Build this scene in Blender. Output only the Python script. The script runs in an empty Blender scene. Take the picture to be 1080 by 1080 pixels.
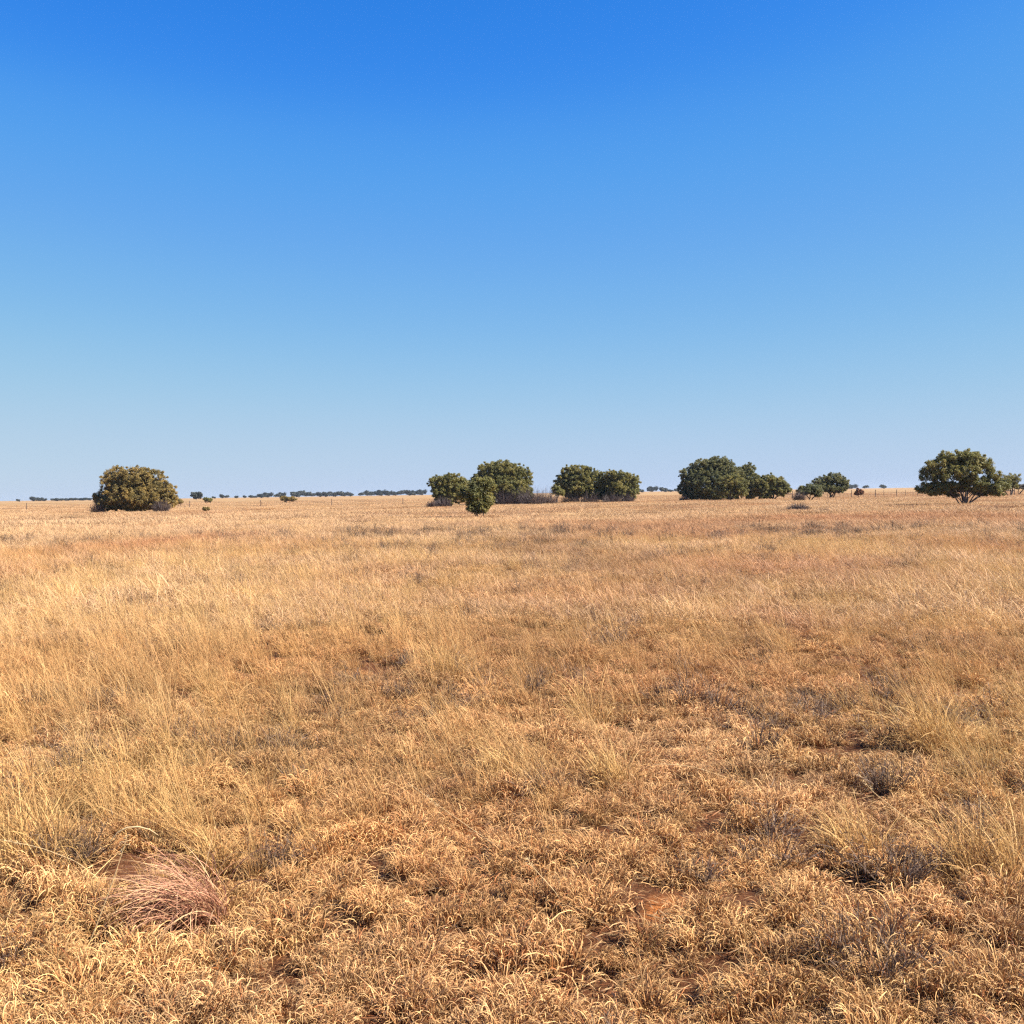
import bpy, math, random
import numpy as np
from mathutils import Matrix, Vector

R = math.radians
scn = bpy.context.scene
rng = np.random.default_rng(11)
random.seed(5)

# ------------------------------------------------------------------ camera
CAM_H = 1.62
F = 1132.0                                   # focal length in photo pixels (1080 wide)
cam = bpy.data.cameras.new('camera')
cam.sensor_width = 36.0
cam.lens = 36.0 * F / 1080.0
cam.clip_start = 0.05
cam.clip_end = 12000.0
cam_o = bpy.data.objects.new('camera', cam)
scn.collection.objects.link(cam_o)
CM = Matrix.Rotation(R(90 - 1.02), 4, 'X') @ Matrix.Rotation(R(-0.84), 4, 'Z')
cam_o.matrix_world = Matrix.Translation((0, 0, CAM_H)) @ CM
scn.camera = cam_o

# ------------------------------------------------------------------ light
SUN_AZ = 104.0        # degrees clockwise from the viewing direction (+Y)
SUN_EL = 43.0
w = bpy.data.worlds.new('World'); scn.world = w; w.use_nodes = True
nt = w.node_tree; nt.nodes.clear()
sky = nt.nodes.new('ShaderNodeTexSky'); sky.sky_type = 'NISHITA'; sky.sun_disc = False
sky.sun_elevation = R(SUN_EL); sky.sun_rotation = R(SUN_AZ)
sky.altitude = 1300; sky.air_density = 1.0; sky.dust_density = 0.3; sky.ozone_density = 4.0
sep = nt.nodes.new('ShaderNodeSeparateColor'); comb = nt.nodes.new('ShaderNodeCombineColor')
nt.links.new(sky.outputs[0], sep.inputs[0])
EXPO = 1.5
# the phone camera's response to the sky, one curve per channel (sky radiance / 10 -> picture value)
SKY_FIT = (((0, 0), (.05, .010), (.094, .034), (.118, .081), (.152, .138), (.20, .208), (.30, .335), (.42, .43), (.58, .495), (1, .60)),
           ((0, 0), (.10, .14), (.176, .243), (.22, .345), (.268, .398), (.33, .465), (.467, .570), (.646, .631), (1, .70)),
           ((0, 0), (.10, .33), (.20, .59), (.313, .765), (.37, .835), (.45, .845), (.56, .83), (.68, .81), (1, .80)))
for i, pts in enumerate(SKY_FIT):
    dv = nt.nodes.new('ShaderNodeMath'); dv.operation = 'MULTIPLY'; dv.inputs[1].default_value = 0.1; dv.use_clamp = True
    fc_ = nt.nodes.new('ShaderNodeFloatCurve'); cu = fc_.mapping.curves[0]
    cu.points[0].location = pts[0]; cu.points[1].location = pts[-1]
    for q in pts[1:-1]: cu.points.new(*q)
    fc_.mapping.update()
    mu = nt.nodes.new('ShaderNodeMath'); mu.operation = 'MULTIPLY'; mu.inputs[1].default_value = 1 / (0.12 * 2 ** EXPO)
    nt.links.new(sep.outputs[i], dv.inputs[0]); nt.links.new(dv.outputs[0], fc_.inputs['Value']); nt.links.new(fc_.outputs[0], mu.inputs[0]); nt.links.new(mu.outputs[0], comb.inputs[i])
bg = nt.nodes.new('ShaderNodeBackground'); bg.inputs[1].default_value = 0.12
out = nt.nodes.new('ShaderNodeOutputWorld')
nt.links.new(comb.outputs[0], bg.inputs[0]); nt.links.new(bg.outputs[0], out.inputs[0])

sl = bpy.data.lights.new('sun', 'SUN'); sl.energy = 4.9; sl.angle = R(0.53); sl.color = (1.0, 0.93, 0.82)
so = bpy.data.objects.new('sun', sl); scn.collection.objects.link(so)
sdir = Vector((math.sin(R(SUN_AZ)) * math.cos(R(SUN_EL)), math.cos(R(SUN_AZ)) * math.cos(R(SUN_EL)), math.sin(R(SUN_EL))))
so.rotation_euler = sdir.to_track_quat('Z', 'Y').to_euler()
so.location = (60, -10, 60)

scn.view_settings.view_transform = 'Standard'
scn.view_settings.look = 'None'
scn.view_settings.exposure = EXPO
scn.view_settings.gamma = 1.0
scn.render.engine = 'CYCLES'
scn.cycles.max_bounces = 6
scn.cycles.diffuse_bounces = 2
scn.cycles.use_denoising = False
scn.cycles.pixel_filter_type = 'BLACKMAN_HARRIS'
scn.cycles.filter_width = 1.3
scn.cycles.transmission_bounces = 4
scn.cycles.glossy_bounces = 2
scn.cycles.caustics_reflective = False
scn.cycles.caustics_refractive = False

# ------------------------------------------------------------------ helpers
def lin(c):
    return tuple(((x / 255) / 12.92 if x / 255 <= 0.04045 else ((x / 255 + 0.055) / 1.055) ** 2.4) for x in c)

def ray(px, py):
    v = Vector(((px - 540) / F, (540 - py) / F, -1.0))
    return (CM.to_3x3() @ v)

def at(px, py, Y):
    """world point seen at a photo pixel at distance Y straight ahead"""
    v = ray(px, py)
    return Vector((v.x / v.y * Y, Y, CAM_H + v.z / v.y * Y))

def hz(px):
    """photo row of the horizon"""
    a, b = 0.0, 1080.0
    for _ in range(30):
        m = (a + b) / 2
        if ray(px, m).z > 0: a = m
        else: b = m
    return a

_G = np.random.default_rng(3).random((4, 256, 256)).astype(np.float32)
def vnoise(x, y, s, k=0):
    """smooth value noise 0..1, s = feature size in metres"""
    x = np.asarray(x, dtype=np.float64) / s + 71.3 + 17 * k
    y = np.asarray(y, dtype=np.float64) / s + 33.7 + 29 * k
    xi = np.floor(x).astype(int); yi = np.floor(y).astype(int)
    fx = x - xi; fy = y - yi
    fx = fx * fx * (3 - 2 * fx); fy = fy * fy * (3 - 2 * fy)
    g = _G[k % 4]
    a = g[xi % 256, yi % 256]; b = g[(xi + 1) % 256, yi % 256]
    c = g[xi % 256, (yi + 1) % 256]; d = g[(xi + 1) % 256, (yi + 1) % 256]
    return (a * (1 - fx) + b * fx) * (1 - fy) + (c * (1 - fx) + d * fx) * fy

def fbm(x, y, s, k=0):
    return 0.55 * vnoise(x, y, s, k) + 0.3 * vnoise(x, y, s * 0.47, k + 1) + 0.15 * vnoise(x, y, s * 0.21, k + 2)

def sstep(a, b, x):
    t = np.clip((np.asarray(x, dtype=np.float64) - a) / (b - a), 0, 1)
    return t * t * (3 - 2 * t)

def gh(x, y):
    """ground height"""
    x = np.asarray(x, dtype=np.float64); y = np.asarray(y, dtype=np.float64)
    r = np.hypot(x, y)
    near = 1 - sstep(25, 60, r)
    h = (vnoise(x, y, 0.55, 1) - 0.5) * 0.09 * near + (vnoise(x, y, 3.1, 2) - 0.5) * 0.10 * (1 - sstep(60, 120, r))
    h += (vnoise(x, y, 28, 3) - 0.5) * 0.16 * (1 - sstep(200, 400, r))
    return h
H0 = float(gh(0, 0.0))
cam_o.location.z = CAM_H

def newmat(name):
    m = bpy.data.materials.new(name); m.use_nodes = True
    n = m.node_tree; n.nodes.clear()
    return m, n, n.nodes, n.links

def mk(N, t, **kw):
    n = N.new(t)
    for k, v in kw.items(): setattr(n, k, v)
    return n

def blade_mat(name, root, tip, var=0.25, huevar=None, trans=0.3, rough=0.6, inst=True, dead=None, dfrom=0.72):
    """dry blades: root->tip colour, per-blade variation, per-tuft tint"""
    m, n, N, L = newmat(name)
    o = mk(N, 'ShaderNodeOutputMaterial')
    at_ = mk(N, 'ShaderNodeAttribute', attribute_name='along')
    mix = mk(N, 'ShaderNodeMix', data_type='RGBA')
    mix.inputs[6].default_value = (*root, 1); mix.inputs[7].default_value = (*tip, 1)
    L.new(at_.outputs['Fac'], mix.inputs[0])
    geo = mk(N, 'ShaderNodeNewGeometry')
    # per-blade: mix toward other colour + value change
    mix2 = mk(N, 'ShaderNodeMix', data_type='RGBA')
    rmp = mk(N, 'ShaderNodeMapRange'); rmp.inputs[1].default_value = dfrom; rmp.inputs[2].default_value = 1.0
    L.new(geo.outputs['Random Per Island'], rmp.inputs[0])
    L.new(rmp.outputs[0], mix2.inputs[0]); L.new(mix.outputs[2], mix2.inputs[6])
    mix2.inputs[7].default_value = (*(dead or root), 1)
    mr = mk(N, 'ShaderNodeMath', operation='MULTIPLY'); mr.inputs[1].default_value = 7.31
    fr = mk(N, 'ShaderNodeMath', operation='FRACT'); L.new(geo.outputs['Random Per Island'], mr.inputs[0]); L.new(mr.outputs[0], fr.inputs[0])
    mv = mk(N, 'ShaderNodeMapRange'); mv.inputs[3].default_value = 1 - var; mv.inputs[4].default_value = 1 + var
    L.new(fr.outputs[0], mv.inputs[0])
    sc = mk(N, 'ShaderNodeVectorMath', operation='SCALE'); L.new(mix2.outputs[2], sc.inputs[0]); L.new(mv.outputs[0], sc.inputs['Scale'])
    last = sc.outputs[0]
    if inst:
        ti = mk(N, 'ShaderNodeAttribute', attribute_type='INSTANCER', attribute_name='tint')
        mm = mk(N, 'ShaderNodeVectorMath', operation='MULTIPLY'); L.new(last, mm.inputs[0]); L.new(ti.outputs['Vector'], mm.inputs[1])
        last = mm.outputs[0]
    p = mk(N, 'ShaderNodeBsdfPrincipled'); p.inputs['Roughness'].default_value = rough
    p.inputs['Specular IOR Level'].default_value = 0.2
    L.new(last, p.inputs['Base Color'])
    t = mk(N, 'ShaderNodeBsdfTranslucent'); L.new(last, t.inputs[0])
    ms = mk(N, 'ShaderNodeMixShader'); ms.inputs[0].default_value = trans
    L.new(p.outputs[0], ms.inputs[1]); L.new(t.outputs[0], ms.inputs[2]); L.new(ms.outputs[0], o.inputs[0])
    return m

def link(o, parent=None):
    scn.collection.objects.link(o)
    if parent is not None: o.parent = parent
    return o

def empty(name, loc):
    o = bpy.data.objects.new(name, None); o.location = loc; o.empty_display_size = 0.3
    scn.collection.objects.link(o)
    return o

def tag(o, label, cat, group=None, kind=None):
    if label: o['label'] = label
    if cat: o['category'] = cat
    if group: o['group'] = group
    if kind: o['kind'] = kind
    return o

def mesh_np(name, V, Fq, mat=None, attrs=None, smooth=False):
    me = bpy.data.meshes.new(name)
    V = np.asarray(V, dtype=np.float32); Fq = np.asarray(Fq, dtype=np.int32)
    k = Fq.shape[1]
    me.vertices.add(len(V)); me.vertices.foreach_set('co', V.ravel())
    me.loops.add(Fq.size); me.loops.foreach_set('vertex_index', Fq.ravel())
    me.polygons.add(len(Fq)); me.polygons.foreach_set('loop_start', np.arange(0, Fq.size, k, dtype=np.int32))
    me.polygons.foreach_set('use_smooth', np.full(len(Fq), smooth, dtype=bool))
    me.update(calc_edges=True)
    if attrs:
        for an, arr in attrs.items():
            a = me.attributes.new(an, 'FLOAT', 'POINT'); a.data.foreach_set('value', np.asarray(arr, dtype=np.float32))
    if mat: me.materials.append(mat)
    return me

# ------------------------------------------------------------------ blades
def ribbons(root, phi, th0, bend, power, L, width, seg, rs, dphi=None, taper=1.2, wbase=0.6):
    """curved ribbons. root (n,3); phi azimuth; th0 start angle from vertical; bend total extra angle"""
    n = len(phi)
    s = np.linspace(0, 1, seg + 1)
    th = th0[:, None] + bend[:, None] * s[None, :] ** power[:, None]
    ph = phi[:, None] + (dphi[:, None] * s[None, :] if dphi is not None else 0)
    step = (L / seg)[:, None]
    dx = np.sin(th) * np.cos(ph) * step; dy = np.sin(th) * np.sin(ph) * step; dz = np.cos(th) * step
    P = np.zeros((n, seg + 1, 3))
    P[:, 1:, 0] = np.cumsum(dx[:, :-1], 1); P[:, 1:, 1] = np.cumsum(dy[:, :-1], 1); P[:, 1:, 2] = np.cumsum(dz[:, :-1], 1)
    P += root[:, None, :]
    tw = rs.uniform(-0.9, 0.9, n)[:, None] + rs.uniform(-1.2, 1.2, n)[:, None] * s[None, :]
    # side vector: blend of horizontal perpendicular and in-plane normal
    hx = -np.sin(ph); hy = np.cos(ph)
    nx = np.cos(th) * np.cos(ph); ny = np.cos(th) * np.sin(ph); nz = -np.sin(th)
    c, si = np.cos(tw), np.sin(tw)
    W = np.stack([hx * c + nx * si, hy * c + ny * si, nz * si], -1)
    prof = (wbase + (1 - wbase) * np.minimum(1, s / 0.3)) * (1 - np.clip(s, 0, 1) ** (taper * 2)) + 0.12
    hw = (width[:, None] * 0.5 * prof[None, :])[..., None]
    A = P - W * hw; B = P + W * hw
    V = np.stack([A, B], 2).reshape(-1, 3)
    base = (np.arange(n) * (seg + 1) * 2)[:, None] + (np.arange(seg) * 2)[None, :]
    Fq = np.stack([base, base + 1, base + 3, base + 2], -1).reshape(-1, 4)
    along = np.repeat(np.tile(s, (n, 1)).reshape(-1), 2)
    return V, Fq, along

def join(parts):
    Vs, Fs, As = [], [], []; o = 0
    for V, Fq, a in parts:
        Vs.append(V); Fs.append(Fq + o); As.append(a); o += len(V)
    return np.concatenate(Vs), np.concatenate(Fs), np.concatenate(As)

WIND = math.pi * 0.97          # tops lean to the left of the picture
def curly(rs, n=190, rad=0.085, L=(0.10, 0.24), w=0.0042, seg=8, curl=(1.8, 6.4)):
    r = rad * np.sqrt(rs.random(n)); a = rs.uniform(0, 2 * np.pi, n)
    root = np.stack([r * np.cos(a), r * np.sin(a), np.full(n, -0.01)], -1)
    phi = a + rs.normal(0, 0.7, n)
    return ribbons(root, phi, np.abs(rs.normal(0.25, 0.3, n)) + r / rad * 0.4, rs.uniform(*curl, n), rs.uniform(1.6, 4.5, n),
                   rs.uniform(*L, n), w * rs.uniform(0.6, 1.3, n), seg, rs, dphi=rs.normal(0, 1.6, n))
def stems(rs, n=70, rad=0.07, L=(0.32, 0.62), w=0.0024, seg=6, lean=0.35, spread=0.22, bend=(0.1, 0.9)):
    r = rad * np.sqrt(rs.random(n)); a = rs.uniform(0, 2 * np.pi, n)
    root = np.stack([r * np.cos(a), r * np.sin(a), np.full(n, -0.01)], -1)
    lx = np.cos(WIND) * lean + rs.normal(0, spread, n); ly = np.sin(WIND) * lean + rs.normal(0, spread, n)
    phi = np.arctan2(ly, lx); th0 = np.hypot(lx, ly) * 0.7
    return ribbons(root, phi, th0, rs.uniform(*bend, n), rs.uniform(1.2, 2.5, n), rs.uniform(*L, n),
                   w * rs.uniform(0.6, 1.3, n), seg, rs, dphi=rs.normal(0, 0.25, n), taper=2.0)
def seedheads(rs, n=8, L=(0.4, 0.62), lean=0.35):
    """stalk with a fine drooping panicle of short awns"""
    parts = []
    for i in range(n):
        V, Fq, al = stems(rs, 1, 0.06, L, 0.0022, 8, lean, 0.2)
        parts.append((V, Fq, al))
        P = (V.reshape(-1, 2, 3)).mean(1)
        k = 16
        t = rs.uniform(0.72, 1.0, k) * (len(P) - 1.001); i0 = t.astype(int); f = (t - i0)[:, None]
        root = P[i0] * (1 - f) + P[i0 + 1] * f
        parts.append(ribbons(root, rs.uniform(0, 6.28, k), rs.uniform(0.2, 1.3, k), rs.uniform(0.1, 1.2, k), np.ones(k),
                             rs.uniform(0.015, 0.05, k), np.full(k, 0.0028), 2, rs))
    return join(parts)

CURLY = blade_mat('dry_curly_grass', (0.18, 0.060, 0.018), (0.76, 0.50, 0.235), 0.45, trans=0.15, dead=(0.25, 0.085, 0.028), dfrom=0.62)  # grass root colours darkened to paint shadow pockets low in the tufts
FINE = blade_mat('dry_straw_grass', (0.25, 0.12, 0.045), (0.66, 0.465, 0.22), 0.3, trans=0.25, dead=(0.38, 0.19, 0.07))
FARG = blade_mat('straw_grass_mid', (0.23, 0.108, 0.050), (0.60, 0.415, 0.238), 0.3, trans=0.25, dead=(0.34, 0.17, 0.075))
GREY = blade_mat('grey_dead_twigs', (0.085, 0.05, 0.035), (0.21, 0.145, 0.10), 0.35, trans=0.1, dead=(0.07, 0.04, 0.03))
REDG = blade_mat('red_dry_grass', (0.22, 0.082, 0.045), (0.60, 0.315, 0.19), 0.35, dead=(0.62, 0.42, 0.22), inst=False, dfrom=0.55)
GOLD = blade_mat('gold_dry_grass', (0.30, 0.15, 0.048), (0.66, 0.43, 0.17), 0.3, dead=(0.42, 0.21, 0.07), inst=False)
PALES = blade_mat('pale_bleached_stalk', (0.52, 0.37, 0.19), (0.68, 0.50, 0.27), 0.05, dead=(0.7, 0.5, 0.27), inst=False)
GREYT = blade_mat('grey_twigs', (0.075, 0.045, 0.03), (0.19, 0.125, 0.085), 0.35, trans=0.1, dead=(0.07, 0.045, 0.04), inst=False)

def protos(name, gens, mat):
    """source tufts live in a collection that is never linked to the scene"""
    c = bpy.data.collections.new(name)
    for i, g in enumerate(gens):
        V, Fq, al = g(np.random.default_rng(100 + i * 7 + len(name)))
        me = mesh_np('%s_%02d' % (name, i), V, Fq, mat, {'along': al}, smooth=True)
        o = bpy.data.objects.new('%s_%02d' % (name, i), me); c.objects.link(o)
    return c, len(gens)

def scatter(name, label, coll, P, rot, scl, idx, tint):
    me = bpy.data.meshes.new(name)
    n = len(P)
    me.vertices.add(n); me.vertices.foreach_set('co', np.asarray(P, dtype=np.float32).ravel())
    a = me.attributes.new('rot', 'FLOAT_VECTOR', 'POINT'); a.data.foreach_set('vector', np.asarray(rot, dtype=np.float32).ravel())
    a = me.attributes.new('scl', 'FLOAT_VECTOR', 'POINT'); a.data.foreach_set('vector', np.asarray(scl, dtype=np.float32).ravel())
    a = me.attributes.new('pick', 'INT', 'POINT'); a.data.foreach_set('value', np.asarray(idx, dtype=np.int32))
    a = me.attributes.new('tint', 'FLOAT_VECTOR', 'POINT'); a.data.foreach_set('vector', np.asarray(tint, dtype=np.float32).ravel())
    o = link(bpy.data.objects.new(name, me))
    tag(o, label, 'grass', kind='stuff')
    g = bpy.data.node_groups.new(name + '_scatter', 'GeometryNodeTree')
    g.interface.new_socket('Geometry', in_out='INPUT', socket_type='NodeSocketGeometry')
    g.interface.new_socket('Geometry', in_out='OUTPUT', socket_type='NodeSocketGeometry')
    gi = g.nodes.new('NodeGroupInput'); go = g.nodes.new('NodeGroupOutput')
    ci = g.nodes.new('GeometryNodeCollectionInfo'); ci.inputs[0].default_value = coll
    ci.inputs['Separate Children'].default_value = True; ci.inputs['Reset Children'].default_value = True
    ip = g.nodes.new('GeometryNodeInstanceOnPoints')
    def na(nm, t):
        x = g.nodes.new('GeometryNodeInputNamedAttribute'); x.data_type = t; x.inputs[0].default_value = nm
        return x.outputs[0]
    g.links.new(gi.outputs[0], ip.inputs['Points']); g.links.new(ci.outputs[0], ip.inputs['Instance'])
    ip.inputs['Pick Instance'].default_value = True
    g.links.new(na('pick', 'INT'), ip.inputs['Instance Index'])
    er = g.nodes.new('FunctionNodeEulerToRotation'); g.links.new(na('rot', 'FLOAT_VECTOR'), er.inputs[0])
    g.links.new(er.outputs[0], ip.inputs['Rotation'])
    g.links.new(na('scl', 'FLOAT_VECTOR'), ip.inputs['Scale'])
    g.links.new(ip.outputs[0], go.inputs[0])
    md = o.modifiers.new('scatter', 'NODES'); md.node_group = g
    return o

# ------------------------------------------------------------------ ground
gm, n, N, L = newmat('red_soil_and_straw_litter')
o_ = mk(N, 'ShaderNodeOutputMaterial'); p = mk(N, 'ShaderNodeBsdfPrincipled'); p.inputs['Roughness'].default_value = 0.95
p.inputs['Specular IOR Level'].default_value = 0.1
tc = mk(N, 'ShaderNodeTexCoord')
def noise(scale, detail=6, rough=0.6, vec=None):
    x = mk(N, 'ShaderNodeTexNoise'); x.inputs['Scale'].default_value = scale; x.inputs['Detail'].default_value = detail; x.inputs['Roughness'].default_value = rough
    L.new(vec or tc.outputs['Object'], x.inputs['Vector']); return x
def ramp(src, stops):
    x = mk(N, 'ShaderNodeValToRGB'); e = x.color_ramp.elements
    e[0].position, e[0].color = stops[0][0], (*stops[0][1], 1); e[1].position, e[1].color = stops[-1][0], (*stops[-1][1], 1)
    for q, c in stops[1:-1]:
        y = e.new(q); y.color = (*c, 1)
    L.new(src, x.inputs[0]); return x
n1 = noise(9, 8, 0.7); n2 = noise(60, 5, 0.7)
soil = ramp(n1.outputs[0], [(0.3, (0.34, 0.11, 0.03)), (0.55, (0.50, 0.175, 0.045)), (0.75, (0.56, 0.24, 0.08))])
duff_shade = ramp(n1.outputs[0], [(0.3, (0.060, 0.024, 0.011)), (0.55, (0.12, 0.045, 0.018)), (0.75, (0.19, 0.08, 0.033))])  # humus litter, darkened further to paint in the shade under the tufts
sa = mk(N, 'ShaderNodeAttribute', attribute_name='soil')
smx = mk(N, 'ShaderNodeMix', data_type='RGBA'); L.new(sa.outputs['Fac'], smx.inputs[0]); L.new(duff_shade.outputs[0], smx.inputs[6]); L.new(soil.outputs[0], smx.inputs[7])
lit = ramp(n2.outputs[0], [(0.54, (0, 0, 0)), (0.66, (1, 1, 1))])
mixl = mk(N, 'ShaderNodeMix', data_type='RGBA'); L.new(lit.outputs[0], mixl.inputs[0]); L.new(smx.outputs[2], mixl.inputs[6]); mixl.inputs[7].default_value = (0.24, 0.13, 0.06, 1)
# further out the sward closes over the soil
ns = noise(0.02, 8, 0.65); nf = noise(0.35, 6, 0.7)
straw = ramp(nf.outputs[0], [(0.3, (0.20, 0.11, 0.05)), (0.5, (0.30, 0.185, 0.085)), (0.72, (0.38, 0.25, 0.12))])
straw2 = ramp(ns.outputs[0], [(0.35, (0.80, 0.72, 0.62)), (0.5, (1, 1, 1)), (0.65, (1.12, 1.12, 1.02))])
mst = mk(N, 'ShaderNodeMix', data_type='RGBA', blend_type='MULTIPLY'); mst.inputs[0].default_value = 1; L.new(straw.outputs[0], mst.inputs[6]); L.new(straw2.outputs[0], mst.inputs[7])
ln = mk(N, 'ShaderNodeVectorMath', operation='LENGTH'); L.new(tc.outputs['Object'], ln.inputs[0])
mrd = mk(N, 'ShaderNodeMapRange'); mrd.inputs[1].default_value = 14; mrd.inputs[2].default_value = 140; L.new(ln.outputs['Value'], mrd.inputs[0])
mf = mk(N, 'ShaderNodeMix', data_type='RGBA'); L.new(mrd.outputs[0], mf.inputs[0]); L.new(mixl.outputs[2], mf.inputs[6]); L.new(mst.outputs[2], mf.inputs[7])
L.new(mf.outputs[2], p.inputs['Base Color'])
bp = mk(N, 'ShaderNodeBump'); bp.inputs['Strength'].default_value = 1.0; bp.inputs['Distance'].default_value = 0.06; L.new(n1.outputs[0], bp.inputs['Height']); L.new(bp.outputs[0], p.inputs['Normal'])
L.new(p.outputs[0], o_.inputs[0])

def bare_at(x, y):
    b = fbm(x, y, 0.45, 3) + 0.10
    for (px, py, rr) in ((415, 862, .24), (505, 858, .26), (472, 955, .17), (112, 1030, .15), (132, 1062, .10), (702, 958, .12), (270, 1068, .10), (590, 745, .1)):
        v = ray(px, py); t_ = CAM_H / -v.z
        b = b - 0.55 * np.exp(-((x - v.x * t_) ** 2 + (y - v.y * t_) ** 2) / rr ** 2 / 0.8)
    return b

def axis(n, fine, far):
    t = np.linspace(-1, 1, n); k = 8.2
    v = np.sinh(t * k) / np.sinh(k) * far
    return v
ax = axis(361, 0.1, 2600.0)
X, Y = np.meshgrid(ax, ax, indexing='ij')
Z = gh(X, Y)
nn = len(ax)
I = np.arange(nn * nn).reshape(nn, nn)
Fq = np.stack([I[:-1, :-1], I[1:, :-1], I[1:, 1:], I[:-1, 1:]], -1).reshape(-1, 4)
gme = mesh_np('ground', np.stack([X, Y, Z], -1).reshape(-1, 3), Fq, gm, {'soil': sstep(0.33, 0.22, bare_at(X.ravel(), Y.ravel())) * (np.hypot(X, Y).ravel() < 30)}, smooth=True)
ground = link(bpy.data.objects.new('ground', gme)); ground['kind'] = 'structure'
ground['label'] = 'red soil and dry straw plain running flat to the horizon'

# ------------------------------------------------------------------ grass
def wedge(n_per_m2, d0, d1, half=36.0, back=0.0):
    """random points in a ring sector in front of the camera"""
    a = R(half)
    area = a * (d1 ** 2 - d0 ** 2)
    n = int(area * n_per_m2)
    r = np.sqrt(rng.uniform(d0 ** 2, d1 ** 2, n)); t = rng.uniform(-a, a, n)
    return r * np.sin(t), r * np.cos(t)

# patches of rust red, mauve grey and pale grass seen in the sward (photo pixel, radii in pixels, tint, amount)
RUST = (0.83, 0.61, 0.53); MAUV = (0.66, 0.58, 0.60); PALE = (1.12, 1.11, 1.08); ROSE = (0.92, 0.75, 0.74); BROWN = (0.90, 0.82, 0.74)
TBLOBS = [(60, 582, 60, 12, RUST, .8), (190, 572, 60, 10, RUST, .9), (30, 600, 60, 10, RUST, .6), (300, 575, 80, 8, RUST, .5),
          (110, 548, 140, 6, PALE, .8), (60, 640, 90, 20, PALE, .6), (250, 640, 120, 30, PALE, .5), (470, 700, 60, 25, PALE, .5),
          (570, 572, 60, 11, MAUV, .9), (650, 590, 70, 14, MAUV, .7), (760, 590, 90, 12, ROSE, .8), (600, 620, 110, 14, ROSE, .7), (880, 590, 90, 14, ROSE, .6), (700, 700, 130, 24, ROSE, .5), (980, 660, 90, 22, ROSE, .5), (400, 600, 90, 10, ROSE, .5), (540, 650, 60, 16, MAUV, .4), (690, 650, 70, 16, BROWN, .6), (740, 560, 90, 8, RUST, .5),
          (900, 545, 150, 6, RUST, .6), (1030, 570, 80, 10, RUST, .6), (830, 640, 50, 12, RUST, .6), (790, 655, 30, 10, MAUV, .6),
          (960, 560, 60, 7, BROWN, .4), (480, 580, 60, 8, BROWN, .4), (950, 600, 60, 8, MAUV, .4), (860, 740, 70, 20, BROWN, .5),
          (640, 900, 200, 90, BROWN, .45), (300, 960, 260, 90, BROWN, .3), (950, 950, 160, 120, BROWN, .4), (560, 610, 200, 20, BROWN, .35)]
def tint_at(x, y):
    """colour of the sward: golden on the left, browner and redder in patches"""
    k = len(x)
    big = fbm(x, y, 9.0, 0); mid = fbm(x, y, 2.2, 1); sm = vnoise(x, y, 0.5, 2)
    d = np.hypot(x, y); ang = x / np.maximum(y, 1)
    left = sstep(0.15, -0.4, ang)
    d_ = np.clip(d / 12, 0, 1)
    red = np.clip((big - 0.53) * 3.0 + (mid - 0.5) * 1.4 + 0.30 - 0.35 * left, 0, 1) * 0.8
    gold = np.array([1.06, 1.03, 0.90]); pale = np.array([1.06, 1.04, 1.02]); rust = np.array([0.84, 0.68, 0.58]); grey = np.array([0.66, 0.60, 0.62])
    gp = sstep(0.4, 0.62, fbm(x, y, 1.3, 3))[:, None]
    t = (gold[None] * (1 - gp) + pale[None] * gp) * (1 - red[:, None]) + rust[None] * red[:, None]
    gr = (sstep(0.62, 0.74, fbm(x + 50, y, 1.7, 2)) * 0.75 * (1 - 0.6 * left))[:, None]
    t = t * (1 - gr) + grey * gr
    for (px, py, rpx, rpy, c, a_) in TBLOBS:
        v = ray(px, py); t_ = (CAM_H - 0.2) / -v.z; X0, Y0 = v.x * t_, v.y * t_
        rx = rpx / F * Y0; ry = rpy * Y0 * Y0 / (F * (CAM_H - 0.2))
        w_ = (a_ * np.exp(-((x - X0) / rx) ** 2 - ((y - Y0) / ry) ** 2) * (0.6 + 0.8 * mid))[:, None]
        w_ = np.clip(w_, 0, 1); t = t * (1 - w_) + np.array(c) * w_
    t *= (0.85 + 0.30 * sm)[:, None]
    t *= rng.uniform(0.84, 1.14, (k, 1))
    return t

_J = np.random.default_rng(21).random((3, 128, 128))
def mound(x, y, s):
    """cushions of grass: returns distance to the edge between neighbouring cushions and a per-cushion random"""
    X_ = np.asarray(x) / s + 40.5; Y_ = np.asarray(y) / s + 40.5
    xi = np.floor(X_).astype(int); yi = np.floor(Y_).astype(int)
    f1 = np.full(len(X_), 9.0); f2 = np.full(len(X_), 9.0); rr = np.zeros(len(X_))
    for a in (-1, 0, 1):
        for b in (-1, 0, 1):
            cx, cy = (xi + a) % 128, (yi + b) % 128
            d_ = np.hypot(xi + a + _J[0, cx, cy] - X_, yi + b + _J[1, cx, cy] - Y_) + 0.35 * _J[2, cx, cy]
            n1_ = d_ < f1
            f2 = np.where(n1_, f1, np.minimum(f2, d_)); rr = np.where(n1_, _J[2, cx, cy], rr); f1 = np.where(n1_, d_, f1)
    return (f2 - f1) * s, rr

def tall_at(x, y):
    d = np.hypot(x, y); ang = x / np.maximum(y, 0.5)
    t = 0.12 * sstep(3.0, 5.0, d) + 0.42 * sstep(5.0, 10.0, d) + 0.6 * sstep(-0.08, -0.36, ang) * sstep(3.8, 5.5, d)
    t += 0.35 * sstep(0.30, 0.42, ang) * sstep(4.2, 5.2, d)
    t += (fbm(x, y, 1.6, 2) - 0.5) * 1.6
    return np.clip(t, 0, 1)

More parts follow.
